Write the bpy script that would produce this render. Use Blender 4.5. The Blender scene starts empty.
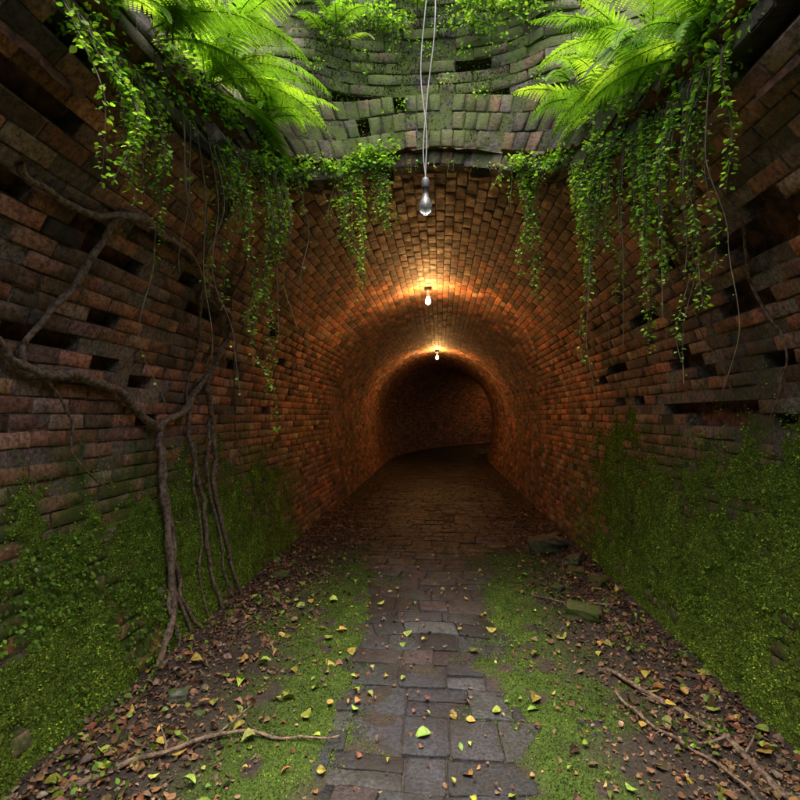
import bpy, math, numpy as np
from mathutils import Vector
rng=np.random.default_rng(7)
S=bpy.context.scene
# ---------------------------------------------------------------- noise
def _h(ix,iy,iz,seed):
    n=(ix.astype(np.int64)*374761393+iy.astype(np.int64)*668265263+iz.astype(np.int64)*1274126177+seed*974711)&0xffffffff
    n=((n^(n>>13))*1274126177)&0xffffffff
    n=((n^(n>>16))*2246822519)&0xffffffff
    return ((n^(n>>15))&0xffffff)/float(0xffffff)
def vn(P,sc=1.0,seed=0):
    P=np.asarray(P,float)*sc+1000.0
    i=np.floor(P).astype(np.int64); f=P-i; f=f*f*(3-2*f)
    r=0
    for a in (0,1):
        for b in (0,1):
            for c in (0,1):
                w=(f[...,0] if a else 1-f[...,0])*(f[...,1] if b else 1-f[...,1])*(f[...,2] if c else 1-f[...,2])
                r=r+w*_h(i[...,0]+a,i[...,1]+b,i[...,2]+c,seed)
    return r
def fbm(P,sc=1.0,seed=0,o=3):
    r=0;a=.5;t=0
    for k in range(o):
        r=r+a*vn(P,sc*2**k,seed+k); t+=a; a*=.5
    return r/t
def sst(a,b,x):
    t=np.clip((x-a)/(b-a),0,1); return t*t*(3-2*t)
# ---------------------------------------------------------------- mesh helper
def mesh_obj(name,V,Fs,cols=None,mat=None,smooth=False,parent=None):
    if not isinstance(Fs,list): Fs=[Fs]; cols=[cols] if cols is not None else None
    me=bpy.data.meshes.new(name); V=np.asarray(V,np.float32)
    me.vertices.add(len(V)); me.vertices.foreach_set('co',V.ravel())
    idx=np.concatenate([f.ravel() for f in Fs]).astype(np.int32)
    tot=np.concatenate([np.full(len(f),f.shape[1],np.int32) for f in Fs])
    st=np.concatenate([[0],np.cumsum(tot)[:-1]]).astype(np.int32)
    me.loops.add(len(idx)); me.loops.foreach_set('vertex_index',idx)
    me.polygons.add(len(tot)); me.polygons.foreach_set('loop_start',st); me.polygons.foreach_set('loop_total',tot)
    sm=np.zeros(len(tot),bool)
    sm[:]=smooth
    me.polygons.foreach_set('use_smooth',sm)
    me.update(calc_edges=True)
    if cols is not None:
        c=np.concatenate(cols); c=np.hstack([c,np.ones((len(c),1))]).astype(np.float32)
        at=me.attributes.new('Col','FLOAT_COLOR','FACE'); at.data.foreach_set('color',c.ravel())
    me.validate()
    ob=bpy.data.objects.new(name,me); S.collection.objects.link(ob)
    if mat: me.materials.append(mat)
    if parent: ob.parent=parent
    return ob
def empty(name):
    e=bpy.data.objects.new(name,None); S.collection.objects.link(e); return e
def norm(v): return v/np.maximum(np.linalg.norm(v,axis=-1,keepdims=True),1e-9)
def frames(d,hint):
    d=norm(d); x=norm(np.cross(d,hint)); z=np.cross(x,d)
    return np.stack([x,d,z],axis=-1)
def scatter(tv,tf,pos,R,sc,col):
    n=len(pos); k=len(tv)
    sc=np.asarray(sc); sc=sc[:,None] if sc.ndim==1 else sc
    L=tv[None]*sc[:,None,:]
    V=np.einsum('nij,nkj->nki',R,L)+pos[:,None]
    F=(tf[None]+(np.arange(n)*k)[:,None,None]).reshape(-1,tf.shape[1])
    return V.reshape(-1,3),F,np.repeat(col,len(tf),axis=0)
class Acc:
    def __init__(s): s.V=[];s.F=[];s.C=[];s.n=0
    def add(s,V,F,C):
        s.V.append(V); s.F.append(np.asarray(F)+s.n); s.C.append(C); s.n+=len(V)
    def obj(s,name,mat,smooth=False,parent=None):
        g={}
        for f,c in zip(s.F,s.C): g.setdefault(f.shape[1],[]).append((f,c))
        Fs=[np.concatenate([a for a,b in v]) for v in g.values()]; Cs=[np.concatenate([b for a,b in v]) for v in g.values()]
        return mesh_obj(name,np.concatenate(s.V),Fs,Cs,mat,smooth,parent)
LEAFV=np.array([[0,0,0],[.2,.12,.03],[.38,.4,.07],[.27,.72,.04],[0,1,-.06],[-.27,.72,.04],[-.38,.4,.07],[-.2,.12,.03],[0,.4,0],[0,.72,-.02]],float)
LEAFF_T=np.array([[0,1,2],[0,2,8],[8,2,3],[8,3,9],[9,3,4],[0,8,6],[0,6,7],[8,9,5],[8,5,6],[9,4,5]])
QV=np.array([[0,0,0],[.32,.45,.05],[0,1,-.08],[-.32,.45,.05]],float); QF=np.array([[0,1,2,3]])
def vary(base,n,dv=.3,dh=.12):
    base=np.array(base); b=base[rng.integers(0,len(base),n)] if base.ndim==2 else np.repeat(base[None],n,0)
    return np.clip(b*(1+rng.normal(0,dv,(n,1)))*(1+rng.normal(0,dh,(n,3))),.003,1)
# ---------------------------------------------------------------- materials
def newmat(name):
    m=bpy.data.materials.new(name); m.use_nodes=True; nt=m.node_tree
    return m,nt,nt.nodes['Principled BSDF']
def N(nt,t,**k):
    n=nt.nodes.new(t)
    for a,b in k.items():
        if a in n.inputs: n.inputs[a].default_value=b
        else: setattr(n,a,b)
    return n
def mth(nt,op,a,b=None,clamp=False):
    n=nt.nodes.new('ShaderNodeMath'); n.operation=op; n.use_clamp=clamp
    for i,v in enumerate((a,b)):
        if v is None: continue
        if isinstance(v,(int,float)): n.inputs[i].default_value=v
        else: nt.links.new(v,n.inputs[i])
    return n.outputs[0]
def mrange(nt,v,a,b,c=0,d=1):
    n=nt.nodes.new('ShaderNodeMapRange'); n.interpolation_type='SMOOTHSTEP'
    nt.links.new(v,n.inputs[0])
    for i,x in enumerate((a,b,c,d)): n.inputs[1+i].default_value=x
    return n.outputs[0]
def noise(nt,sc,det=4,rough=.55,vec=None):
    n=N(nt,'ShaderNodeTexNoise',Scale=sc,Detail=det,Roughness=rough)
    if vec is None:
        g=nt.nodes.new('ShaderNodeNewGeometry'); vec=g.outputs['Position']
    nt.links.new(vec,n.inputs['Vector']); return n.outputs['Fac']
def mix(nt,f,a,b,bt='MIX'):
    n=nt.nodes.new('ShaderNodeMix'); n.data_type='RGBA'; n.blend_type=bt
    for i,v in ((0,f),(6,a),(7,b)):
        if isinstance(v,(int,float)): n.inputs[i].default_value=v
        elif isinstance(v,tuple): n.inputs[i].default_value=(*v,1)
        else: nt.links.new(v,n.inputs[i])
    return n.outputs[2]
def bump(nt,h,st,dist,nrm=None):
    n=N(nt,'ShaderNodeBump',Strength=st,Distance=dist); nt.links.new(h,n.inputs['Height'])
    if nrm is not None: nt.links.new(nrm,n.inputs['Normal'])
    return n.outputs[0]
def masonry(name,dark,rough):
    m,nt,p=newmat(name)
    g=nt.nodes.new('ShaderNodeNewGeometry'); pos=g.outputs['Position']
    sp=nt.nodes.new('ShaderNodeSeparateXYZ'); nt.links.new(pos,sp.inputs[0])
    x,y,z=sp.outputs
    at=nt.nodes.new('ShaderNodeAttribute'); at.attribute_name='Col'
    n1=noise(nt,42,5,.8,pos); n2=noise(nt,2.2,2,.6,pos); n3=noise(nt,9,3,.65,pos)
    col=mix(nt,1,at.outputs['Color'],mix(nt,mrange(nt,n1,.34,.66),(.36,.33,.31),(1.55,1.5,1.45)),'MULTIPLY')
    col=mix(nt,mrange(nt,n2,.48,.74,0,.65),col,dark)
    lime=mth(nt,'MULTIPLY',mrange(nt,n3,.56,.72),mrange(nt,n1,.4,.6))
    lime=mth(nt,'MULTIPLY',lime,mrange(nt,z,2.8,2.4,.02,.5))
    col=mix(nt,lime,col,(.27,.235,.19))
    near=mrange(nt,y,9.0,3.5)
    alg=mth(nt,'MULTIPLY',mrange(nt,mth(nt,'ADD',n3,mth(nt,'MULTIPLY',n2,.6)),.78,1.05,0,.5),near)
    col=mix(nt,alg,col,(.055,.068,.02))
    low=mrange(nt,mth(nt,'ADD',z,mth(nt,'MULTIPLY',n2,-1.3)),.85,.4)
    nn=mrange(nt,mth(nt,'ADD',y,mth(nt,'MULTIPLY',n3,3)),8.6,5.6)
    hi=mrange(nt,mth(nt,'ADD',z,mth(nt,'MULTIPLY',n2,1.6)),3.5,4.4,0,.9)
    hi=mth(nt,'MULTIPLY',hi,mrange(nt,y,3.9,3.4))
    mm=mth(nt,'MAXIMUM',mth(nt,'MULTIPLY',low,nn),hi)
    mm=mth(nt,'MULTIPLY',mm,mrange(nt,mth(nt,'ADD',n3,mth(nt,'MULTIPLY',n1,.5)),.55,.8))
    mc=mix(nt,n1,(.03,.045,.007),(.11,.15,.018))
    col=mix(nt,mm,col,mc)
    nt.links.new(col,p.inputs['Base Color'])
    nt.links.new(mrange(nt,n3,.3,.7,rough-.15,rough+.15),p.inputs['Roughness'])
    nt.links.new(bump(nt,n1,1,.010),p.inputs['Normal']); p.inputs['Specular IOR Level'].default_value=.35
    return m
M_brick=masonry('old_brick',(.05,.036,.026),.7)
M_mortar=masonry('old_mortar',(.05,.04,.03),.85)
def simple(name,ramp,sc,rough=.8,bs=.6,bd=.01,attr=False,trans=0,spec=.3,det=3):
    m,nt,p=newmat(name)
    f=noise(nt,sc,det,.65)
    c=mix(nt,mrange(nt,f,.3,.7),ramp[0],ramp[1])
    if attr:
        at=nt.nodes.new('ShaderNodeAttribute'); at.attribute_name='Col'
        c=mix(nt,1,at.outputs['Color'],c,'MULTIPLY')
    nt.links.new(c,p.inputs['Base Color']); p.inputs['Roughness'].default_value=rough
    p.inputs['Specular IOR Level'].default_value=spec
    if bs: nt.links.new(bump(nt,f,bs,bd),p.inputs['Normal'])
    if trans:
        t=nt.nodes.new('ShaderNodeBsdfTranslucent'); nt.links.new(mix(nt,1,c,(1.5,1.45,.6),'MULTIPLY'),t.inputs[0])
        ms=nt.nodes.new('ShaderNodeMixShader'); ms.inputs[0].default_value=trans
        nt.links.new(p.outputs[0],ms.inputs[1]); nt.links.new(t.outputs[0],ms.inputs[2])
        nt.links.new(ms.outputs[0],nt.nodes['Material Output'].inputs[0])
    return m
M_leaf=simple('green_leaf',((.8,.8,.8),(1.2,1.2,1.2)),18,.55,0,0,True,.45,.25,1)
M_moss=simple('moss_tufts',((.6,.65,.6),(1.3,1.25,1.2)),9,.9,0,0,True,0,.1,1)
M_dry=simple('dead_leaf',((.65,.6,.55),(1.3,1.3,1.3)),45,.6,0,0,True,0,.35,2)
M_bark=simple('bark',((.06,.04,.028),(.29,.20,.13)),40,.8,1,.010)
M_stem=simple('vine_stem',((.05,.04,.02),(.10,.08,.04)),30,.8,0,.003,det=1)
M_soil=simple('raw_earth',((.05,.028,.018),(.22,.09,.05)),14,.95,1,.03)
M_rub=masonry('rubble',(.03,.03,.02),.9)
M_mossb=simple('moss_blanket',((.04,.06,.008),(.18,.26,.028)),75,.95,1,.02,det=4,spec=.1)
# ---------------------------------------------------------------- tunnel profile
RB=1.75; ZC=1.4; T_B=16.5; RC=15.0
zl=np.linspace(-.16,ZC,40); xl=-(RB-.18*((ZC-zl)/ZC)**2)
an=np.linspace(math.pi,0,160)[1:-1]
px=np.concatenate([xl,RB*np.cos(an),-xl[::-1]]); pz=np.concatenate([zl,ZC+RB*np.sin(an),zl[::-1]])
ps=np.concatenate([[0],np.cumsum(np.hypot(np.diff(px),np.diff(pz)))]); SL=ps[-1]
tx=np.gradient(px,ps); tz=np.gradient(pz,ps); onx,onz=-tz,tx
def bore(s,t,d):
    x=np.interp(s,ps,px)+np.interp(s,ps,onx)*d; z=np.interp(s,ps,pz)+np.interp(s,ps,onz)*d
    a=np.maximum(t-T_B,0)/RC; ts=np.minimum(t,T_B)
    cx=RC-RC*np.cos(a); cy=ts+RC*np.sin(a)
    return np.stack([cx+x*np.cos(a),cy-x*np.sin(a),z],-1)
SA,SB,SY,SN=1.12,2.9,.5,3.6
def inside(x,y,g=0): return (np.abs(x)/(SA+g))**SN+(np.abs(y-SY)/(SB+g))**SN<1
th=np.linspace(0,2*math.pi,1600)
ex=SA*np.sign(np.cos(th))*np.abs(np.cos(th))**(2/SN); ey=SY+SB*np.sign(np.sin(th))*np.abs(np.sin(th))**(2/SN)
es=np.concatenate([[0],np.cumsum(np.hypot(np.diff(ex),np.diff(ey)))]); EL=es[-1]
egx=np.gradient(ex,es); egy=np.gradient(ey,es); eg=np.hypot(egx,egy)+1e-9; enx,eny=egy/eg,-egx/eg
# shaft mouth flared on sides and near end to admit skylight; far wall plumb
flw=1-sst(.1,.75,eny)
def flare(z): return 1.15*sst(3.0,4.5,z)
def shaft(u,z,d):
    u=np.mod(u,EL); d=d+flare(z)*np.interp(u,es,flw)
    return np.stack([np.interp(u,es,ex)+np.interp(u,es,enx)*d,np.interp(u,es,ey)+np.interp(u,es,eny)*d,z+0*u],-1)
def backy(x): return SY+SB*(1-np.clip(np.abs(x)/SA,0,1)**SN)**(1/SN)
# ---------------------------------------------------------------- brick generator
PAL=np.array([[.29,.13,.078],[.22,.105,.07],[.35,.175,.10],[.16,.095,.068],[.25,.155,.11],[.11,.078,.058],[.39,.17,.085],[.30,.21,.16],[.18,.115,.085],[.27,.12,.075]])
gu=np.array([-1,-.95,-.3,.3,.95,1]); gv=np.array([-1,-.86,.86,1])
def gen_bricks(ev,cu,cv,hu,hv,detail,proud=0,colmul=1.0,wear=1.0,brk=None,edge_d=.0035):
    n=len(cu); col=vary(PAL,n,.26,.06)*colmul
    wr=np.broadcast_to(wear,(n,)); w1=wr[:,None]
    dep=rng.normal(0,.0032,n)*wr-proud
    if brk is not None: dep=dep+brk
    tu=rng.normal(0,.012,n)*wr; tv=rng.normal(0,.03,n)*wr; rot=rng.normal(0,.010,n)*wr
    if detail:
        GU,GV=np.meshgrid(gu,gv,indexing='ij'); k=GU.size; nu,nv=len(gu),len(gv)
        edge=((np.abs(GU)==1)|(np.abs(GV)==1)).ravel().astype(float)
        corner=((np.abs(GU)==1)&(np.abs(GV)==1)).ravel().astype(float)
        U=cu[:,None]+hu[:,None]*GU.ravel()*(1-corner*.03); Vv=cv[:,None]+hv[:,None]*GV.ravel()*(1-corner*.08)
        U=U+rot[:,None]*hv[:,None]*GV.ravel()*-1; Vv=Vv+rot[:,None]*hu[:,None]*GU.ravel()
        U=U+rng.normal(0,.0018,U.shape)*w1; Vv=Vv+rng.normal(0,.0014,U.shape)*w1
        D=dep[:,None]+tu[:,None]*hu[:,None]*GU.ravel()+tv[:,None]*hv[:,None]*GV.ravel()+(edge+corner)*edge_d*np.minimum(w1,1)+rng.normal(0,.0018,U.shape)*w1
        if brk is not None: D=D+rng.random(U.shape)*brk[:,None]*.7
        fr=ev(U,Vv,D)
        per=[i*nv for i in range(nu)]+[ (nu-1)*nv+j for j in range(1,nv)]+[i*nv+nv-1 for i in range(nu-2,-1,-1)]+[j for j in range(nv-2,0,-1)]
        bk=ev(U[:,per],Vv[:,per],np.full((n,len(per)),.1))
        Vt=np.concatenate([fr,bk],1); kk=Vt.shape[1]
        f=[[i*nv+j,(i+1)*nv+j,(i+1)*nv+j+1,i*nv+j+1] for i in range(nu-1) for j in range(nv-1)]; nfr=len(f)
        L=len(per); f+=[[per[i],k+i,k+(i+1)%L,per[(i+1)%L]] for i in range(L)]
        sm=np.array([True]*nfr+[False]*L)
    else:
        q=np.array([[-1,-1],[1,-1],[1,1],[-1,1]],float); b=.003
        def ring(ins,d):
            return ev(cu[:,None]+(hu[:,None]-ins)*q[:,0],cv[:,None]+(hv[:,None]-ins)*q[:,1],d+0*cu[:,None]*q[:,0])
        Vt=np.concatenate([ring(0,.1),ring(0,dep[:,None]+b),ring(b,dep[:,None]+tv[:,None]*.03*q[:,1])],1); kk=12
        f=[]
        for r in (0,4):
            f+=[[r+i,r+(i+1)%4,r+4+(i+1)%4,r+4+i] for i in range(4)]
        f+=[[8,9,10,11]]; sm=np.zeros(9,bool)
    f=np.array(f); F=(f[None]+(np.arange(n)*kk)[:,None,None]).reshape(-1,4)
    return Vt.reshape(-1,3),F,np.repeat(col,len(f),0),np.tile(sm,n)
def gen_mortar(ev,cu,cv,hu,hv,dd=.013):
    n=len(cu); q=np.array([[-1,-1],[1,-1],[1,1],[-1,1]],float)
    d=np.broadcast_to(dd,(n,))[:,None]+rng.normal(0,.0012,(n,1))+0*q[:,0]
    a=ev(cu[:,None]+hu[:,None]*q[:,0],cv[:,None]+hv[:,None]*q[:,1],d); b=ev(cu[:,None]+hu[:,None]*q[:,0],cv[:,None]+hv[:,None]*q[:,1],.104+0*d)
    Vt=np.concatenate([a,b],1); f=np.array([[0,1,2,3]]+[[i,4+i,4+(i+1)%4,(i+1)%4] for i in range(4)])
    F=(f[None]+(np.arange(n)*8)[:,None,None]).reshape(-1,4)
    return Vt.reshape(-1,3),F,np.repeat(vary([.18,.14,.11],n,.25,.04),5,0)
CH=.0765; CL=.232
ncs=int(SL/CH); ch=SL/ncs
T0,T1=-5.0,36.0
I,J=np.meshgrid(np.arange(ncs),np.arange(int((T1-T0)/CL)),indexing='ij')
I=I.ravel();J=J.ravel()
cs=(I+.5)*ch; ct=T0+(J+.5)*CL+(I%2)*CL*.5
chl=np.full(len(cs),CL/2)
C=bore(cs,ct,0*cs); X,Y,Z=C.T
# courses are cut flush where they meet the far wall of the shaft
cut=backy(X)+.012+(vn(np.stack([I*1.0,0*I,0*I],-1),1,77)-.5)*.03
band=(np.abs(X)<1.0)&(Z>2.5)&(ct-CL/2<cut)&(ct+CL/2>cut+.03)&(ct>2.5)
ts_=np.where(band,cut,ct-CL/2); te_=ct+CL/2
ct=(ts_+te_)/2; chl=(te_-ts_)/2
rag=(vn(C,7,3)-.5)*.14
hole=inside(X,Y,rag)&(Z>2.2)&~band
miss=(rng.random(len(cs))<np.where((ct<6)&(Z>1.2),.014,.002))&(Z<2.75)
nz=vn(np.stack([ct*1.6,cs*7,0*cs],-1),1,11)
miss|=(nz>.91)&(Z>1.45)&(Z<2.6)&(ct<5.5)
SLOT=[(1,3.1,1.52,1.0,.075),(1,2.8,2.08,.2,.07),(1,2.55,2.32,.2,.08),(1,3.6,1.86,.2,.07),(1,2.1,2.36,.25,.09),(1,3.9,2.2,.25,.05),(1,2.6,1.75,.2,.04),(1,4.4,1.6,.3,.05),
 (-1,2.4,2.3,.3,.05),(-1,2.25,1.86,.26,.045),(-1,2.65,1.77,.2,.04),(-1,3.05,1.66,.2,.04),(-1,3.5,2.2,.2,.05),(-1,4.2,1.9,.16,.04)]
brk=np.zeros(len(cs))
for sd,t,z,rt,rz in SLOT:
    e=((ct-t)/rt)**2+((Z-z)/rz)**2
    m=(np.sign(X)==sd)
    miss|=m&(e<1)&(rng.random(len(cs))<.85)
    brk=np.where(m&(e<3.5)&(rng.random(len(cs))<.55),rng.uniform(.01,.05,len(cs)),brk)
brk=np.where((rng.random(len(cs))<.09)&(ct<6)&(Z<2.5),rng.uniform(.004,.028,len(cs)),brk)
keep=~hole
near=(ct>.6)&(ct<8.5)
tunnel=empty('brick_tunnel')
for tag,sel in (('near',near&keep&~miss),('far',~near&keep&~miss)):
    top=Z[sel]>2.45
    h1=chl[sel]-.0042+rng.normal(0,.0013,sel.sum()); h2=np.full(sel.sum(),ch/2-.0038)+np.where(top,.0008,0)+rng.normal(0,.0006,sel.sum())
    V,F,Cc,sm=gen_bricks(lambda u,v,d:bore(v,u,d),ct[sel],cs[sel],h1,h2,tag=='near',brk=brk[sel],wear=np.where(top,.22,1.1))
    mesh_obj('lining_bricks_'+tag,V,F,Cc,M_brick,sm,tunnel)
sel=keep&~miss
V,F,Cc=gen_mortar(lambda u,v,d:bore(v,u,d),ct[sel],cs[sel],chl[sel]-.0004,np.full(sel.sum(),ch/2-.0004),np.where(Z[sel]>2.45,.0038,.0075))
mesh_obj('mortar',V,F,Cc,M_mortar,False,tunnel)
sg=np.linspace(0,SL,220); tg=np.concatenate([np.arange(-5,0,.25),np.arange(0,8,.05),np.arange(8,T1+.01,.25)])
SG,TG=np.meshgrid(sg,tg,indexing='ij'); P0=bore(SG,TG,0*SG)
P=bore(SG,TG,.08+ (fbm(P0,14,5)-.3)*.06*(TG<8))
nt_=len(tg); f=(np.arange(len(sg)-1)[:,None]*nt_+np.arange(nt_-1)[None]).ravel(); F=np.stack([f,f+nt_,f+nt_+1,f+1],-1)
pc=P.reshape(-1,3)[F].mean(1); F=F[~(inside(pc[:,0],pc[:,1],-.03)&(pc[:,2]>2.2))]
mesh_obj('earth_backing',P.reshape(-1,3),F,None,M_soil,True,tunnel)
# ---------------------------------------------------------------- shaft
shaft_e=empty('brick_ventilation_shaft')
ZT=4.6; nu=int(EL/CL); cu_=EL/nu; zr=np.arange(2.2,ZT,CH)
I,J=np.meshgrid(np.arange(len(zr)),np.arange(nu),indexing='ij'); I=I.ravel();J=J.ravel()
su=(J+.5)*cu_+(I%2)*cu_*.5; sz=zr[I]
C=shaft(su,sz,0*su); r=np.hypot(C[:,0],C[:,2]-ZC)
ny=np.interp(np.mod(su,EL),es,eny); back=(C[:,1]>SY)&(np.abs(C[:,0])<.98)&(ny>.55)
ok=np.where(back,r>RB+.5,r>RB+.0)
ms=(rng.random(len(su))<.04)|(vn(C*np.array([1,1,3]),3,21)>.84)
s1=ok&~ms
bk2=np.where(rng.random(s1.sum())<.3,rng.uniform(.01,.035,s1.sum()),0)
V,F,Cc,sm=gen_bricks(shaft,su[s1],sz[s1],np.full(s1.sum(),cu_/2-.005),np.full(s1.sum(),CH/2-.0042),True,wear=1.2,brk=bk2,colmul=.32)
mesh_obj('shaft_bricks',V,F,Cc,M_brick,sm,shaft_e)
V,F,Cc=gen_mortar(shaft,su[s1],sz[s1],np.full(s1.sum(),cu_/2-.0004),np.full(s1.sum(),CH/2-.0004),.010)
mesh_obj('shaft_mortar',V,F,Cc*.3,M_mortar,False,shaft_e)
ug=np.linspace(0,EL,200); zg=np.linspace(2.3,ZT,50); UG,ZG=np.meshgrid(ug,zg,indexing='ij')
P=shaft(UG,ZG,.1+(vn(np.stack([UG,ZG,0*UG],-1),9,2)-.3)*.03); n2=len(zg)
f=(np.arange(len(ug)-1)[:,None]*n2+np.arange(n2-1)[None]).ravel(); F=np.stack([f,f+n2,f+n2+1,f+1],-1)
pc=P.reshape(-1,3)[F].mean(1); F=F[np.hypot(pc[:,0],pc[:,2]-ZC)>RB-.01]
mesh_obj('shaft_earth_backing',P.reshape(-1,3),F,None,M_soil,True,shaft_e)
def vous(a,rr,d):
    x=rr*np.sin(a); return np.stack([x,backy(x)+d,ZC+rr*np.cos(a)],-1)
VA=Acc(); MA=Acc(); sms=[]
for k,(ra,rb) in enumerate(((RB+.002,RB+.112),(RB+.119,RB+.232),(RB+.239,RB+.352),(RB+.359,RB+.472))):
    rm=(ra+rb)/2; am=math.asin(.98/rm); n=int(2*am*rm/.078); a=-am+(np.arange(n)+.5)*2*am/n
    kp=rng.random(n)>.03; a=a[kp]; n=len(a)
    V,F,Cc,sm=gen_bricks(vous,a,np.full(n,rm),np.full(n,.0355/rm),np.full(n,(rb-ra)/2),True,proud=.010,wear=.9,colmul=.38,brk=np.where(rng.random(n)<.25,rng.uniform(.005,.02,n),0))
    VA.add(V,F,Cc); sms.append(sm)
    V,F,Cc=gen_mortar(vous,a,np.full(n,rm),np.full(n,.0396/rm),np.full(n,(rb-ra)/2+.005),-.003); MA.add(V,F,Cc*.35)
VA.obj('arch_ring_bricks',M_brick,np.concatenate(sms),shaft_e); MA.obj('arch_ring_mortar',M_mortar,False,shaft_e)
ue=np.linspace(0,EL,140,endpoint=False); R0=shaft(ue,0*ue+ZT,0*ue+.095); K=len(ue)
cen=np.array([0,SY,0]); HV=[]
for q in (1,1.25,1.8,3,6,12,24.):
    Q=(R0-cen)*np.array([q,1+(q-1)*.8,1])+cen; Q[:,2]=ZT-.01+(q>1.1)*(vn(Q,.7)*.4); HV.append(Q)
HV=np.concatenate(HV); HF=np.array([[r*K+i,r*K+(i+1)%K,(r+1)*K+(i+1)%K,(r+1)*K+i] for r in range(6) for i in range(K)])
M_grass=simple('grassy_earth',((.03,.045,.015),(.09,.10,.03)),6,.95,1,.05)
mesh_obj('hillside',HV,HF,None,M_grass,True)
mesh_obj('ground',np.array([[-40,-45,-.2],[40,-45,-.2],[40,60,-.2],[-40,60,-.2]]),np.array([[0,1,2,3]]),None,M_grass)
# ---------------------------------------------------------------- floor
def cl(x,t,z):
    a=np.maximum(t-T_B,0)/RC; ts=np.minimum(t,T_B)
    return np.stack([RC-RC*np.cos(a)+x*np.cos(a),ts+RC*np.sin(a)-x*np.sin(a),z+0*x],-1)
def pathw(t): return .40+.8*sst(4.4,7.5,t)
def soil_h(x,t):
    P=np.stack([x,t,0*x],-1)
    e=np.abs(x+.02)-pathw(t)+(fbm(P,3.5,31)-.5)*.6
    return -.013+.028*sst(-.05,.16,e)+.05*sst(.9,1.6,np.abs(x))*(1-.5*sst(6,9,t))+(fbm(P,6,41)-.5)*.035*sst(0,.2,e)+(fbm(P,28,43)-.5)*(.008+.012*sst(0,.2,e))+.010*sst(.62,.8,fbm(P,5,47))
def mossmask(x,t):
    P=np.stack([x,t,0*x],-1); ax=np.abs(x+.03)
    m=sst(.24,.46,ax+(fbm(P,3,51)-.5)*.65)*(1-sst(.80,1.2,ax+(fbm(P,2.5,52)-.5)*.75))
    m=m*(1-sst(4.6,6.6,t+(fbm(P,2.,53)-.5)*1.8))
    return m*sst(.22,.40,fbm(P,7,54))
xg=np.linspace(-1.68,1.68,240); tg=np.concatenate([np.arange(-5,.8,.1),np.arange(.8,6,.016),np.arange(6,12,.06),np.arange(12,T1,.2)])
XG,TG=np.meshgrid(xg,tg,indexing='ij'); HG=soil_h(XG,TG)
P=cl(XG,TG,HG).reshape(-1,3); n2=len(tg)
f=(np.arange(len(xg)-1)[:,None]*n2+np.arange(n2-1)[None]).ravel(); F=np.stack([f,f+n2,f+n2+1,f+1],-1)
fx=XG.ravel()[F].mean(1); ft=TG.ravel()[F].mean(1); mm=mossmask(fx,ft)[:,None]
soil=np.array([[.045,.034,.024]])*(.6+.8*fbm(np.stack([fx,ft,0*fx],-1),9,61))[:,None]
mossc=np.array([[.05,.085,.01]])
M_floor=simple('forest_floor',((.6,.6,.6),(1.35,1.35,1.35)),70,.9,.9,.012,True)
mesh_obj('tunnel_floor',P,F,soil*(1-mm)+mossc*mm,M_floor,True)
rows=[];t=-1.0
while t<26:
    L=rng.uniform(.16,.30); x0=-1.62+rng.uniform(-.1,.1)
    while x0<1.6:
        w=rng.uniform(.16,.38)
        if rng.random()<.35 and L>.22:
            rows.append((x0,x0+w,t,t+L/2)); rows.append((x0,x0+w,t+L/2,t+L))
        else: rows.append((x0,x0+w,t,t+L))
        x0+=w
    t+=L
R_=np.array(rows); cx=(R_[:,0]+R_[:,1])/2; cyy=(R_[:,2]+R_[:,3])/2
def pev(u,v,d):
    q=np.stack([u,v,0*u],-1); return cl(u+(vn(q,2.3,71)-.5)*.10+(vn(q,13,75)-.5)*.012,v+(vn(q,2.1,72)-.5)*.11+(vn(q,13,76)-.5)*.012,-d+(vn(q,1.5,73)-.5)*.012)
PALs=PAL
PAL=np.array([[.036,.038,.040],[.030,.031,.033],[.044,.045,.046],[.037,.035,.034],[.028,.030,.033],[.045,.038,.034]])
V,F,Cc,sm=gen_bricks(pev,cx,cyy,(R_[:,1]-R_[:,0])/2-.0040,(R_[:,3]-R_[:,2])/2-.0040,True,proud=0,wear=.8,brk=np.where(rng.random(len(cx))<.14,.005,0),edge_d=.0025)
PAL=PALs
def paver_mat():
    m,nt,p=newmat('worn_paving'); at=nt.nodes.new('ShaderNodeAttribute'); at.attribute_name='Col'
    g=nt.nodes.new('ShaderNodeNewGeometry'); pos=g.outputs['Position']
    n1=noise(nt,3,3,.65,pos); n2=noise(nt,60,5,.8,pos); n3=noise(nt,11,5,.65,pos)
    c=mix(nt,1,at.outputs['Color'],mix(nt,mrange(nt,n2,.35,.65),(.4,.4,.4),(1.7,1.7,1.7)),'MULTIPLY')
    c=mix(nt,mrange(nt,n1,.46,.66,0,.65),c,(.024,.018,.013))
    c=mix(nt,mrange(nt,n3,.57,.70,0,.6),c,(.035,.042,.014))
    nt.links.new(c,p.inputs['Base Color']); nt.links.new(mrange(nt,n3,.3,.7,.35,.8),p.inputs['Roughness'])
    nt.links.new(bump(nt,mth(nt,'ADD',n3,mth(nt,'MULTIPLY',n2,.5)),1,.016),p.inputs['Normal']); return m
mesh_obj('paved_path',V,F,Cc,paver_mat(),sm)
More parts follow.
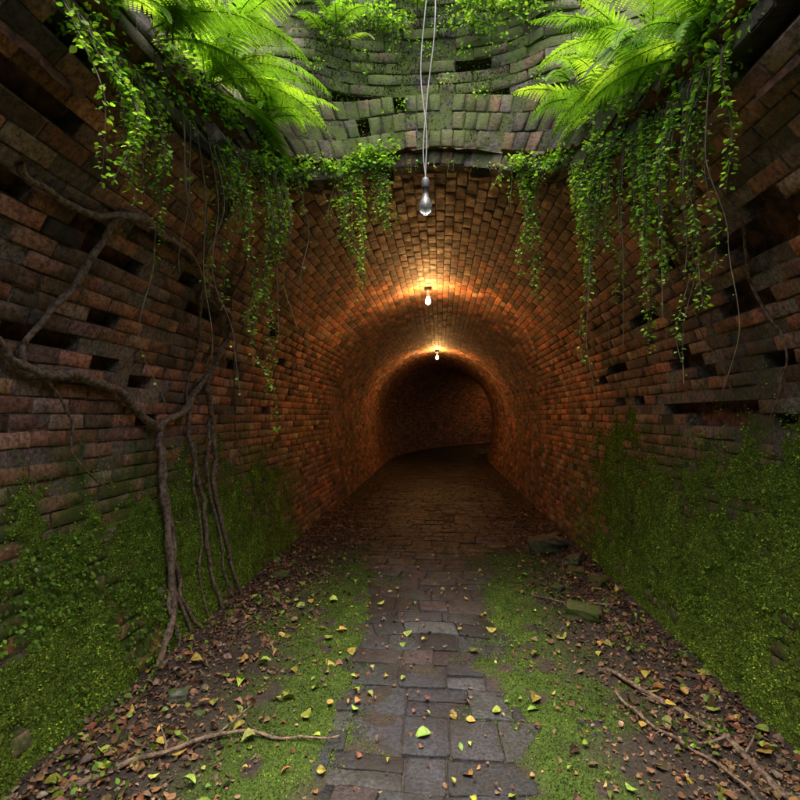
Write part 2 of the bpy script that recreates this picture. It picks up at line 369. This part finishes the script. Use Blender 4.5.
# ---------------------------------------------------------------- moss
GREENS=np.array([[.08,.135,.014],[.12,.185,.02],[.06,.10,.012],[.17,.23,.03],[.05,.07,.012]])
n=280000
x=rng.uniform(-1.4,1.4,n); t=1.2+rng.power(1.0,n)*5.0
k=rng.random(n)<mossmask(x,t)*np.clip(1.3-.15*t,.3,1); x=x[k];t=t[k];n=len(x)
sh=soil_h(x,t)
pos=cl(x,t,np.maximum(sh,-.004)-.001)
d=np.stack([rng.normal(0,.7,n),rng.normal(0,.7,n),np.ones(n)*.8],-1)
V,F,Cc=scatter(QV,QF,pos,frames(d,rng.normal(0,1,(n,3))),rng.uniform(.005,.012,n)*(.8+.08*t),vary(GREENS,n,.25,.1)*(.35+1.05*fbm(pos,5,81))[:,None])
mesh_obj('moss_carpet',V,F,Cc,M_moss)
def wall_scatter(n,t0,t1,zmax,prob,seed):
    t=rng.uniform(t0,t1,n); sm_=zmax+.25
    s=rng.uniform(.14,sm_,n); side=rng.random(n)<.5; s=np.where(side,s,SL-s)
    P=bore(s,t,0*s); k=rng.random(n)<prob(P,t)
    P=P[k]; s=s[k]; t=t[k]
    nrm=-norm(bore(s,t,0*s+.01)-P); return P,nrm,s,t
def wmask(P,t):
    z=P[...,2]; left=P[...,0]<0
    h=np.where(left,1.18,1.40)+(fbm(P,1.6,91)-.5)*1.3
    m=1-sst(h-.35,h+.12,z+(fbm(P,9,90)-.5)*.3)
    return m*(1-sst(4.8,7.5,t+(fbm(P,2,92)-.5)*2))*sst(.40,.56,fbm(P,5,93)+.06*(z<.9)+.04*(~left)+.06*m)
def wm(P,t): return np.clip(wmask(P,t)*(.5+.7*vn(P,14,94))+.05*(P[...,2]<1.3)*(t<5.5),0,1)
def blanket_d(P,t):
    m=wmask(P,t)
    return .020-.032*m*sst(.25,.55,fbm(P,11,96)*.6+m*.35)-(fbm(P,30,98)-.5)*.026*m
WMo=empty('wall_moss')
for k,(a,b) in enumerate(((.12,1.95),(SL-1.95,SL-.12))):
    sg=np.arange(a,b,.012); tg=np.arange(.9,7.6,.014); SG,TG=np.meshgrid(sg,tg,indexing='ij'); P0=bore(SG,TG,0*SG)
    D=blanket_d(P0,TG); P=bore(SG,TG,D).reshape(-1,3); n2=len(tg)
    f=(np.arange(len(sg)-1)[:,None]*n2+np.arange(n2-1)[None]).ravel(); F=np.stack([f,f+n2,f+n2+1,f+1],-1)
    F=F[D.ravel()[F].min(1)<.012]
    mesh_obj('moss_blanket_%d'%k,P,F,None,M_mossb,True,WMo)
P,nr,s,t=wall_scatter(430000,.9,7.5,1.7,wm,1); n=len(P)
dd=np.minimum(blanket_d(P,t),.0)
d=nr+rng.normal(0,.6,(n,3))+np.array([0,0,.25])
WG=GREENS*np.array([2.0,1.95,1.7])
V,F,Cc=scatter(QV,QF,P-nr*(dd[:,None]+.002),frames(d,rng.normal(0,1,(n,3))),rng.uniform(.005,.014,n),vary(WG,n,.3,.1)*(.3+1.4*fbm(P,6,95))[:,None])
WA=Acc(); WA.add(V,F,Cc)
n=220000; u=rng.uniform(0,EL,n); z=rng.uniform(2.5,4.55,n); P=shaft(u,z,0*u+.004)
k=(np.hypot(P[:,0],P[:,2]-ZC)>RB+.02)&(rng.random(n)<sst(.43,.6,fbm(P,3,97)+.13*(z-3.3)))&(P[:,1]>.5); P=P[k];u=u[k];n=len(P)
nr=-norm(shaft(u,P[:,2],0*u+.02)-P)*np.array([1,1,0]); d=nr+rng.normal(0,.6,(n,3))
V,F,Cc=scatter(QV,QF,P,frames(d,rng.normal(0,1,(n,3))),rng.uniform(.007,.018,n),vary(GREENS,n,.35,.1)*(.25+1.1*fbm(P,5,99))[:,None])
WA.add(V,F,Cc); WA.obj('moss_tufts',M_moss,False,WMo)
IVY=np.array([[.10,.20,.02],[.16,.29,.03],[.08,.15,.015],[.21,.36,.04]])
def ivp(P,t):
    z=P[:,2]; left=P[:,0]<0
    a=np.where(left,sst(1.0,.8,z)*(t<3.6),sst(1.5,1.35,z)*(t<4.8)*sst(.15,.4,z))
    return a*sst(.46,.6,fbm(P,2.6,101))*.8+.03*(z<1.4)*(t<5)
P,nr,s,t=wall_scatter(36000,1.2,5.5,1.6,ivp,2); n=len(P)
d=nr*.45+rng.normal(0,.5,(n,3))+np.array([0,0,-.6])
V,F,Cc=scatter(LEAFV,LEAFF_T,P+nr*rng.uniform(.012,.04,(n,1)),frames(d,nr+rng.normal(0,.3,(n,3))),rng.uniform(.010,.026,n),vary(IVY,n,.3,.1))
mesh_obj('creeping_fig',V,F,Cc,M_leaf)
# ---------------------------------------------------------------- tubes
def smoothpath(pts,k=8):
    pts=np.asarray(pts,float); P=np.vstack([2*pts[0]-pts[1],pts,2*pts[-1]-pts[-2]]); out=[]
    for i in range(1,len(P)-2):
        for q in np.arange(k)/k:
            a,b,c,d=P[i-1],P[i],P[i+1],P[i+2]
            out.append(.5*((2*b)+(-a+c)*q+(2*a-5*b+4*c-d)*q*q+(-a+3*b-3*c+d)*q**3))
    out.append(P[-2]); return np.array(out)
def tube(path,rad,sides=8,rough=0,col=(.5,.5,.5)):
    path=np.asarray(path); n=len(path); rad=np.broadcast_to(rad,(n,)); tg_=norm(np.gradient(path,axis=0))
    h=np.array([.31,.17,.93]); a=norm(np.cross(tg_,h)); b=np.cross(tg_,a); th_=np.arange(sides)*2*math.pi/sides
    R=rad[:,None]*(1+rough*(rng.random((n,sides))-.5))
    V=path[:,None]+R[...,None]*(np.cos(th_)[None,:,None]*a[:,None]+np.sin(th_)[None,:,None]*b[:,None])
    V=V.reshape(-1,3); i=np.arange(n-1)[:,None]*sides; j=np.arange(sides)[None]; j2=(j+1)%sides
    F=np.stack([i+j,i+j2,i+sides+j2,i+sides+j],-1).reshape(-1,4)
    return V,F,np.repeat(np.array([col]),len(F),0)
def wallx(z):
    z=np.asarray(z,float)
    return np.where(z<ZC,RB-.18*((ZC-z)/ZC)**2,np.sqrt(np.maximum(RB**2-(z-ZC)**2,0.01)))
ROOTS=[
 (-1,.027,.02,[(3.2,1.41),(3.22,1.1),(3.21,.73),(3.2,.42),(3.07,.18),(2.9,.03)]),
 (-1,.016,.008,[(3.21,.6),(3.22,.4),(3.3,.2),(3.36,.02)]),
 (-1,.014,.007,[(3.2,.5),(3.14,.3),(3.2,.12),(3.12,.0)]),
 (-1,.018,.008,[(3.24,1.2),(3.26,.9),(3.25,.6),(3.3,.35),(3.45,.1),(3.5,.0)]),
 (-1,.026,.018,[(3.2,1.41),(2.9,1.556),(2.65,1.65),(2.41,1.71),(2.2,1.70),(2.08,1.71),(1.85,1.8)]),
 (-1,.025,.013,[(3.2,1.41),(3.56,1.57),(3.8,1.8),(3.9,2.14),(3.54,2.3),(3.08,2.4),(2.63,2.46),(2.40,2.46),(2.16,2.39),(1.95,2.36),(1.7,2.4)]),
 (-1,.019,.013,[(2.4,2.46),(2.26,2.37),(2.24,2.25),(2.21,2.05),(2.1,1.88),(2.07,1.76),(2.12,1.7)]),
 (-1,.020,.013,[(3.8,1.8),(3.94,1.46),(3.99,1.08),(4.03,.69),(4.12,.34),(4.2,.0)]),
 (-1,.013,.008,[(3.94,1.46),(3.86,1.1),(3.95,.7),(3.98,.3),(4.02,.0)]),
 (-1,.017,.012,[(3.58,1.62),(3.57,1.33),(3.68,1.04),(3.76,.67),(3.72,.39),(3.8,.0)]),
 (-1,.012,.007,[(3.58,1.6),(3.52,1.94),(3.32,2.23),(3.08,2.47),(2.95,2.7),(2.8,2.78)]),
 (-1,.010,.006,[(3.7,1.3),(3.62,1.0),(3.66,.7),(3.6,.3),(3.64,.0)]),
 (-1,.008,.004,[(2.2,1.7),(2.4,1.5),(2.45,1.3),(2.7,1.1)]),
 (-1,.008,.004,[(4.2,2.0),(4.4,1.7),(4.5,1.2),(4.6,.7)]),
 (-1,.010,.005,[(3.9,2.1),(3.75,2.35),(3.5,2.55),(3.35,2.7)]),
 (1,.009,.004,[(2.5,2.75),(2.45,2.4),(2.6,2.1),(2.55,1.8),(2.75,1.5)]),
 (1,.007,.003,[(3.0,2.9),(3.1,2.4),(3.2,2.0),(3.1,1.6)]),
]
RA=Acc()
for sd,r0,r1,pts in ROOTS:
    p=smoothpath(pts,9); rr=np.linspace(r0,r1,len(p))
    w=(vn(np.stack([p[:,0],p[:,1],0*p[:,0]+r0*900],-1),7,5)-.5)*.09; tt=p[:,0]+w; z=p[:,1]+(vn(np.stack([p[:,1],p[:,0],0*w+r1*700],-1),8,6)-.5)*.07
    xx=sd*(wallx(z)-rr*1.0-.004-.016*(z<1.3)-.02*vn(np.stack([tt,z,0*w],-1),3,9))
    V,F,Cc=tube(np.stack([xx,tt,z],-1),rr*(1+.45*(vn(np.stack([tt,z,0*w],-1),15,8)-.5)),9,.28); RA.add(V,F,Cc)
RA.obj('climbing_tree_root',M_bark,True)
# ---------------------------------------------------------------- hanging vines
def rim(x=None,y=None,side=1):
    if x is not None: yy=backy(x)-.03; return np.array([x,yy,ZC+math.sqrt(RB**2-x*x)+.03])
    xx=side*SA*(1-min(1,abs(y-SY)/SB)**SN)**(1/SN)-side*.02; return np.array([xx,y,ZC+math.sqrt(RB**2-xx*xx)+.03])
VL=Acc(); VS=Acc()
VG=np.array([[.14,.29,.03],[.20,.38,.04],[.09,.19,.022],[.26,.44,.06]])
def strand(p,L,leaf=.026,dens=1.0,inward=(0,0)):
    n=max(5,int(L/.035)); s=np.linspace(0,1,n)
    w=np.array([vn(np.stack([s*L*3,0*s+p[0]*31,0*s+p[1]*17],-1),1,3)-.5,vn(np.stack([s*L*3,0*s+p[1]*23,0*s+p[0]*11],-1),1,4)-.5]).T*.2
    w-=w[0]; path=np.zeros((n,3)); path[:,0]=p[0]+w[:,0]+inward[0]*np.sqrt(s)*.12; path[:,1]=p[1]+w[:,1]+inward[1]*np.sqrt(s)*.12; path[:,2]=p[2]-s*L
    V,F,Cc=tube(path,np.linspace(.0032,.0015,n),4); VS.add(V,F,Cc)
    m=int(L/.02*dens)
    if m<2: return
    q=rng.random(m)**.85; pos=np.stack([np.interp(q,s,path[:,i]) for i in range(3)],-1)
    a=rng.uniform(0,2*math.pi,m); d=np.stack([np.cos(a),np.sin(a),rng.uniform(-1.0,.1,m)],-1)
    pos=pos+d*rng.uniform(0,.02,(m,1))
    V,F,Cc=scatter(LEAFV,LEAFF_T,pos,frames(d,np.array([0,0,1.])+rng.normal(0,.35,(m,3))),leaf*rng.uniform(.45,1.3,m)*(1-.3*q),vary(VG,m,.3,.1)); VL.add(V,F,Cc)
for x,L in ((-.93,1.5),(-.9,1.35),(-.86,1.2),(-.97,.95),(-1.0,.75),(-.55,.85),(-.5,.7),(-.47,.8),(-.27,.5),(-.31,.4),(-.52,.6),
            (.6,.85),(.57,.7),(.63,.75),(.55,.55),(.66,.35)):
    strand(rim(x=x),L,.027,2.4)
    strand(rim(x=x+rng.uniform(-.03,.03)),L*rng.uniform(.4,.9),.025,2.1)
for i in range(36):
    x=rng.choice([-.95,-.85,-.55,-.48,-.3])+rng.normal(0,.05); x=max(-1.04,x); strand(rim(x=x),rng.uniform(.1,.42),.026,2.2)
for i in range(10):
    x=rng.uniform(.45,.75); strand(rim(x=x),rng.uniform(.1,.3),.026,1.8)
for i in range(14): strand(rim(x=rng.uniform(-.25,.45)),rng.uniform(.03,.10),.018,1.5)
for i in range(42):
    y=rng.choice([1.6,1.75,1.9,2.5,2.9])+rng.normal(0,.07); strand(rim(y=min(y,3.0),side=-1),rng.choice([.25,.4,.5,.6])*rng.uniform(.6,1.2),.025,2.3,(.3,0))
for i in range(66):
    y=rng.choice([2.0,2.2,2.45,2.75,2.95])+rng.normal(0,.07); strand(rim(y=min(max(y,1.9),3.05),side=1),rng.choice([.3,.5,.7,1.0])*rng.uniform(.6,1.15),.025,2.5,(-.3,0))
for i in range(30):
    sd=rng.choice([-1,1]); strand(rim(y=rng.uniform(1.95,3.1),side=sd),rng.uniform(.4,1.3),.02,.15,(-sd*.4,0))
def clump(c,r,n,size=.03,cl_=VG):
    c=np.asarray(c); v=norm(rng.normal(0,1,(n,3)))*(rng.random((n,1))**.5)*np.asarray(r)
    pos=c+v; d=norm(v)+rng.normal(0,.5,(n,3))+np.array([0,0,-.1])
    V,F,Cc=scatter(LEAFV,LEAFF_T,pos,frames(d,np.array([0,0,1.])+rng.normal(0,.4,(n,3))),size*rng.uniform(.5,1.3,n),vary(cl_,n,.3,.1)); VL.add(V,F,Cc)
for i in range(26):
    x=rng.uniform(-1.05,-.22); clump(rim(x=x)+[0,-.02,rng.uniform(-.02,.1)],(.09,.06,.05),60,.024)
for i in range(12):
    x=rng.uniform(.45,1.0); clump(rim(x=x)+[0,-.02,rng.uniform(-.02,.08)],(.08,.06,.05),55,.024)
for sd in (-1,1):
    for i in range(30): clump(rim(y=rng.uniform(1.5,3.0),side=sd)+[sd*.04,0,rng.uniform(-.03,.28)],(.07,.11,.08),85,.025)
for i in range(40):
    u=rng.uniform(-.95,.95); z=rng.uniform(3.5,4.45)
    clump([u,backy(u)-.04,z],(.06,.05,.05),24,.02)
for i in range(24):
    u=rng.uniform(-.95,.95); z=rng.uniform(4.0,4.35); clump([u,backy(u)-.06,z],(.12,.08,.06),80,.026)
    strand(np.array([u,backy(u)-.06,z]),rng.uniform(.1,.3),.022,1.8)
vines=empty('hanging_vine')
VL.obj('vine_leaves',M_leaf,False,vines); VS.obj('vine_stems',M_stem,True,vines)
# ---------------------------------------------------------------- ferns
FG=np.array([[.17,.35,.03],[.24,.44,.04],[.12,.26,.022],[.30,.48,.05]])
def frond(acc,base,az,L,elev,droop,roll=0):
    N_=max(18,int(L/.0195)); s=np.linspace(0,1,N_); el=elev-droop*s**1.3; ds=L/(N_-1)
    h=np.array([math.cos(az),math.sin(az),0]); st_=np.cos(el)[:,None]*h+np.sin(el)[:,None]*np.array([0,0,1.])
    path=base+np.vstack([[0,0,0],np.cumsum(st_[:-1]*ds,0)])
    V,F,Cc=tube(path,np.linspace(.004,.0012,N_),4,0,(.14,.15,.04)); acc.add(V,F,Cc)
    side=np.cross(h,[0,0,1.]); side=side*math.cos(roll)+np.array([0,0,1])*math.sin(roll)
    base_c=FG[rng.integers(0,4)]*rng.uniform(.65,1.15)
    P_=[];D_=[];U_=[];S_=[]
    for i in range(3,N_):
        f_=s[i]; l=L*.19*min(1,(f_)/.28)**.7*(1-f_)**.75*1.35+.006
        for sg_ in (-1,1):
            pd=norm(side*sg_*.84+st_[i]*.55+np.array([0,0,-.15])+rng.normal(0,.06,3)); m=max(4,int(l/.0065)); q=(np.arange(m)+.3)/m
            nrm=norm(np.cross(pd,st_[i])*sg_*-1)
            pp=path[i]+pd*(q*l)[:,None]+np.array([0,0,-1.])*(q**2*l*.25)[:,None]
            for s2 in (-1,1):
                dd=norm(np.cross(nrm,pd))*s2+pd*.6
                P_.append(pp); D_.append(np.repeat(dd[None],m,0)); U_.append(np.repeat(nrm[None],m,0)); S_.append(ds*.50*(1-.75*q)+.001)
    P_=np.concatenate(P_);D_=np.concatenate(D_);U_=np.concatenate(U_);S_=np.concatenate(S_)
    V,F,Cc=scatter(QV,QF,P_,frames(D_,U_),np.stack([S_*1.9,S_,S_],-1),np.clip(base_c*(1+rng.normal(0,.12,(len(P_),1))),0,1)); acc.add(V,F,Cc)
def fern(base,az0,spread,n,L,elev=(.25,1.0)):
    a=Acc()
    for i in range(n):
        frond(a,np.array(base)+rng.normal(0,.03,3),az0+spread*(-1+2*(i+rng.random())/n),L*rng.uniform(.6,1.15),rng.uniform(*elev),rng.uniform(1.0,1.8),rng.normal(0,.35))
    return a.obj('fern',M_leaf,False)
fern((-1.09,2.0,3.04),-.1,1.2,11,.64)
fern((-1.07,2.45,3.13),0.0,1.3,12,.70)
fern((-1.0,2.9,3.22),-.3,1.2,9,.56)
fern((-1.12,1.7,2.98),.1,1.1,9,.5)
fern((1.13,2.1,3.0),math.pi+.1,1.2,11,.58)
fern((1.09,2.5,3.12),math.pi,1.3,11,.60)
fern((1.02,2.95,3.18),math.pi+.3,1.2,8,.50)
fern((-.6,3.32,3.98),-1.4,1.2,8,.36)
fern((-.05,3.38,4.2),-1.4,1.2,7,.30)
fern((.4,3.36,4.15),-1.5,1.2,7,.30)
fern((.9,3.15,3.5),-2.0,1.0,8,.38)
# ---------------------------------------------------------------- litter
def litter(n,xf,tf,size,cols,lift=.004,flat=.35):
    x=xf(n); t=tf(n); k=np.abs(x)<1.56; x=x[k];t=t[k];n=len(x)
    z=np.maximum(soil_h(x,t),.0)+lift+rng.random(n)*.012
    d=np.stack([rng.normal(0,1,n),rng.normal(0,1,n),rng.normal(0,flat*.6,n)],-1); up=np.stack([rng.normal(0,flat,n),rng.normal(0,flat,n),np.where(rng.random(n)<.6,1,-1)],-1)
    sc=rng.uniform(size[0],size[1],n); s3=np.stack([sc*rng.uniform(.7,1.3,n),sc,sc*rng.uniform(.8,5,n)],-1)
    return scatter(LEAFV,LEAFF_T,cl(x,t,z),frames(d,up),s3,vary(cols,n,.3,.10))
BR=np.array([[.16,.085,.042],[.10,.06,.035],[.20,.11,.05],[.24,.14,.07],[.07,.045,.03],[.18,.13,.085],[.21,.09,.04]])
YE=np.array([[.36,.29,.05],[.30,.33,.05],[.22,.30,.045],[.17,.26,.035],[.33,.19,.05]])
def edge(n): return rng.choice([-1,1],n)*(1.55-np.abs(rng.normal(0,.36,n)))
LA=Acc()
for a in (litter(15000,edge,lambda n:1.4+rng.power(.8,n)*7.5,(.008,.026),BR),
          litter(2600,edge,lambda n:1.4+rng.power(.8,n)*7,(.026,.055),BR,.008,.5),
          litter(900,lambda n:rng.uniform(-1.3,1.3,n),lambda n:1.6+rng.power(1,n)*6,(.010,.035),BR,.008,.4),
          litter(1400,lambda n:rng.choice([-1,1],n)*rng.uniform(.7,1.55,n),lambda n:6+rng.power(1,n)*8,(.015,.05),BR,.008,.4),
          litter(210,lambda n:rng.uniform(-1.5,1.5,n),lambda n:1.6+rng.power(.9,n)*4.5,(.02,.05),YE,.012,.4),
          litter(24,lambda n:rng.uniform(-1.2,1.2,n),lambda n:1.9+rng.power(.9,n)*2.0,(.05,.085),YE,.016,.4),
          litter(220,edge,lambda n:1.6+rng.power(.9,n)*4,(.035,.075),YE,.016,.4)): LA.add(*a)
LA.obj('fallen_leaves',M_dry,False)
SV=Acc()
n=1800; x=edge(n)*.99; t=rng.uniform(1.6,4.2,n); k=(np.abs(x)<1.55)&(np.abs(x)>1.05)&(vn(np.stack([x,t,0*x],-1),3.2,7)>.6); x=x[k];t=t[k];n=len(x)
d=np.stack([rng.normal(0,.7,n),rng.normal(0,.7,n),rng.uniform(.2,1,n)],-1)
V,F,Cc=scatter(LEAFV,LEAFF_T,cl(x,t,soil_h(x,t)+rng.uniform(.01,.05,n)),frames(d,rng.normal(0,1,(n,3))),rng.uniform(.015,.03,n),vary(IVY,n,.2,.1)); SV.add(V,F,Cc)
SV.obj('seedlings',M_leaf)
def branch(name,pts,r0,r1,subs=()):
    a=Acc(); p=smoothpath(pts,8); p=p+(np.stack([vn(p,9,k) for k in (1,2,3)],-1)-.5)*.04
    a.add(*tube(p,np.linspace(r0,r1,len(p)),8,.2))
    for i,off,r in subs:
        q=smoothpath([p[i],p[i]+np.array(off)*.5+rng.normal(0,.015,3),p[i]+np.array(off)],6); a.add(*tube(q,np.linspace(r,r*.4,len(q)),6,.2))
    return a.obj(name,M_bark,True)
branch('fallen_branch',[(1.03,3.13,.04),(1.19,2.79,.06),(1.3,2.52,.07),(1.33,2.37,.08),(1.36,2.17,.07),(1.42,1.95,.07)],.011,.016,((10,(-.15,.1,.03),.006),(20,(-.2,-.08,.02),.008),(26,(.12,.12,.04),.006)))
branch('fallen_branch',[(-1.35,1.95,.06),(-1.14,2.17,.06),(-.88,2.37,.05),(-.62,2.36,.035),(-.40,2.4,.03)],.013,.004,((14,(.1,.16,.05),.006),(9,(-.1,.14,.03),.007)))
branch('fallen_branch',[(.98,2.85,.05),(1.08,2.5,.06),(1.22,2.25,.06),(1.25,2.0,.06)],.008,.006,((8,(-.1,-.1,.02),.004),))
branch('fallen_branch',[(.8,4.4,.03),(1.1,4.15,.05),(1.4,4.05,.08)],.006,.009)
tw=Acc()
for i in range(260):
    x=float(edge(1)[0]); x=max(-1.5,min(1.5,x)); t=rng.uniform(1.6,6.5); a=rng.uniform(0,math.pi); L=rng.uniform(.05,.22)
    c=np.array([x,t,.03+.04*max(0,abs(x)-.9)]); v=np.array([math.cos(a),math.sin(a),rng.normal(0,.1)])*L/2
    tw.add(*tube(smoothpath([c-v,c+rng.normal(0,.01,3),c+v],4),rng.uniform(.0015,.0035),4))
tw.obj('twigs',M_stem,True)
def block(name,c,size,rot,col,rough=.06):
    import bmesh
    bm=bmesh.new(); bmesh.ops.create_cube(bm,size=1); bmesh.ops.subdivide_edges(bm,edges=bm.edges[:],cuts=7,use_grid_fill=True)
    P=np.array([v.co[:] for v in bm.verts]); r=np.linalg.norm(P,axis=1,keepdims=True)
    P=P*(1-.35*np.clip(r-.62,0,1)); P=P+ (np.stack([vn(P+c[0]*9,4,k) for k in (1,2,3)],-1)-.5)*rough*2.2+(np.stack([vn(P+c[0]*9,11,k) for k in (4,5,6)],-1)-.5)*rough*1.2
    P=P*np.array(size); ca,sa=math.cos(rot[2]),math.sin(rot[2]); cb,sb=math.cos(rot[0]),math.sin(rot[0])
    P=P@np.array([[1,0,0],[0,cb,-sb],[0,sb,cb]]).T@np.array([[ca,-sa,0],[sa,ca,0],[0,0,1]]).T+np.array(c)
    for v,p in zip(bm.verts,P): v.co=p
    me=bpy.data.meshes.new(name); bm.to_mesh(me); bm.free(); me.materials.append(M_rub)
    at=me.attributes.new('Col','FLOAT_COLOR','FACE'); at.data.foreach_set('color',np.tile(np.array([*col,1.],np.float32),len(me.polygons)))
    for p in me.polygons: p.use_smooth=True
    ob=bpy.data.objects.new(name,me); S.collection.objects.link(ob)
BC=(.16,.12,.085)
block('mossy_brick',(1.1,3.88,.075),(.24,.13,.1),(.15,0,-.5),BC,.09)
block('mossy_brick',(1.22,5.75,.1),(.34,.24,.18),(.1,0,.3),BC,.14)
block('mossy_brick',(1.36,5.2,.09),(.24,.12,.09),(-.1,0,1.1),BC,.09)
block('mossy_brick',(1.42,4.6,.08),(.2,.11,.08),(.2,0,.8),(.2,.08,.05),.09)
block('mossy_brick',(1.32,4.95,.06),(.15,.1,.07),(.2,0,-.3),(.16,.08,.05),.09)
block('stone',(-1.27,2.62,.06),(.09,.07,.05),(.1,0,.4),(.16,.16,.16),.1)
block('stone',(-1.1,2.5,.04),(.05,.04,.03),(.1,0,1.4),(.16,.16,.15),.1)
block('stone',(1.05,4.5,.05),(.1,.08,.05),(.1,0,.9),(.12,.10,.08),.1)
block('stone',(-1.35,4.6,.06),(.14,.1,.07),(.1,0,.2),(.12,.10,.08),.1)
# ---------------------------------------------------------------- lamps
def lathe(prof,c,k=24):
    prof=np.array(prof); th_=np.arange(k)*2*math.pi/k
    V=np.stack([prof[:,0][:,None]*np.cos(th_)+c[0],prof[:,0][:,None]*np.sin(th_)+c[1],prof[:,1][:,None]+c[2]+0*th_],-1).reshape(-1,3)
    i=np.arange(len(prof)-1)[:,None]*k; j=np.arange(k)[None]; j2=(j+1)%k
    return V,np.stack([i+j,i+j2,i+k+j2,i+k+j],-1).reshape(-1,4)
def plain(name,c,rough,metal=0,trans=0):
    m,nt,p=newmat(name); f=noise(nt,60,2)
    nt.links.new(mix(nt,f,tuple(v*.7 for v in c),tuple(min(1,v*1.2) for v in c)),p.inputs['Base Color']); p.inputs['Roughness'].default_value=rough; p.inputs['Metallic'].default_value=metal
    p.inputs['Transmission Weight'].default_value=trans; return m
M_cap=plain('lamp_holder',(.07,.065,.06),.5,.3); M_glass=plain('bulb_glass',(.95,.95,.95),.04,0,.92); M_metal=plain('bulb_cap_metal',(.5,.48,.44),.35,.9); M_wire=plain('pale_cable',(.28,.27,.24),.6)
BULB=[(0.0005,-.1),(.014,-.097),(.025,-.086),(.031,-.068),(.030,-.052),(.023,-.032),(.016,-.016),(.0135,0)]
pend=empty('hanging_light_bulb'); B=(0.005,2.4,2.53)
V,F=lathe(BULB,B); mesh_obj('glass_bulb',V,F,None,M_glass,True,pend)
V,F=lathe([(.0137,-.004),(.0137,.022),(.017,.024),(.019,.03),(.019,.06),(.014,.072),(.004,.08),(.0005,.082)],B); mesh_obj('lamp_holder',V,F,None,M_cap,True,pend)
V,F=lathe([(.0005,-.03),(.003,-.03),(.004,-.06),(.002,-.062),(.0005,-.062)],B,8); mesh_obj('filament_stem',V,F,None,M_metal,True,pend)
for k,pp in enumerate(([(0,0,.08),(.004,0,.3),(-.022,.01,.6),(.010,0,1.0),(.03,.03,1.5),(.02,.08,2.15)],[(0,0,.08),(-.010,.0,.22),(.012,.01,.5),(.045,0,.8),(.038,.02,1.1),(-.03,.03,1.5),(-.06,.1,2.15)])):
    V,F,Cc=tube(smoothpath(np.array(pp)+B,8),.0026,6); mesh_obj('cable_%d'%k,V,F,None,M_wire,True,pend)
V,F,Cc=tube(np.array([[-2.5,2.48,4.68],[2.5,2.48,4.68]]),.02,10); mesh_obj('iron_support_bar',V,F,None,M_cap,True)
def lamp(t,power,drop,x0=0,size=1.0):
    e=empty('lit_ceiling_lamp'); zt=ZC+math.sqrt(RB**2-x0*x0)-drop; c=cl(np.array(x0),np.array(float(t)),np.array(zt))
    m,nt,p=newmat('glowing_bulb'); em=N(nt,'ShaderNodeEmission',Strength=power); em.inputs[0].default_value=(1,.49,.15,1); nt.links.new(em.outputs[0],nt.nodes['Material Output'].inputs[0])
    V,F=lathe(np.array(BULB)*size,c); mesh_obj('bulb',V,F,None,m,True,e)
    V,F=lathe([(.014*size,-.004),(.015*size,.02),(.022,.03),(.022,.06),(.045,.065),(.05,drop-.012 if drop>.09 else .08),(.055,drop+.02)],c); mesh_obj('ceiling_holder',V,F,None,M_cap,True,e)
lamp(6.7,1250,.12,-.08)
lamp(13.2,1700,.14,0.0)
lamp(27.0,700,.14,0.0)
# ---------------------------------------------------------------- light
w=bpy.data.worlds.new('World'); S.world=w; w.use_nodes=True; nt=w.node_tree
sky=nt.nodes.new('ShaderNodeTexSky'); sky.sky_type='NISHITA'; sky.sun_disc=False; sky.sun_elevation=math.radians(74); sky.sun_rotation=math.radians(180); sky.air_density=.7; sky.dust_density=4
nt.links.new(sky.outputs[0],nt.nodes['Background'].inputs[0]); nt.nodes['Background'].inputs[1].default_value=.85
sl=bpy.data.lights.new('sun','SUN'); sl.energy=3.2; sl.angle=math.radians(50); sl.color=(1,.96,.84)
so=bpy.data.objects.new('sun',sl); so.rotation_euler=(math.radians(16),0,0); S.collection.objects.link(so)
# ---------------------------------------------------------------- camera
cam=bpy.data.cameras.new('camera'); cam.sensor_width=36; cam.lens=23.45; cam.clip_start=.05; cam.clip_end=300
co=bpy.data.objects.new('camera',cam); co.location=(.07,0,1.5)
co.rotation_euler=(math.radians(90+1.65),0,math.radians(4.39)); S.collection.objects.link(co); S.camera=co
S.view_settings.view_transform='Standard'; S.view_settings.look='None'; S.view_settings.exposure=0
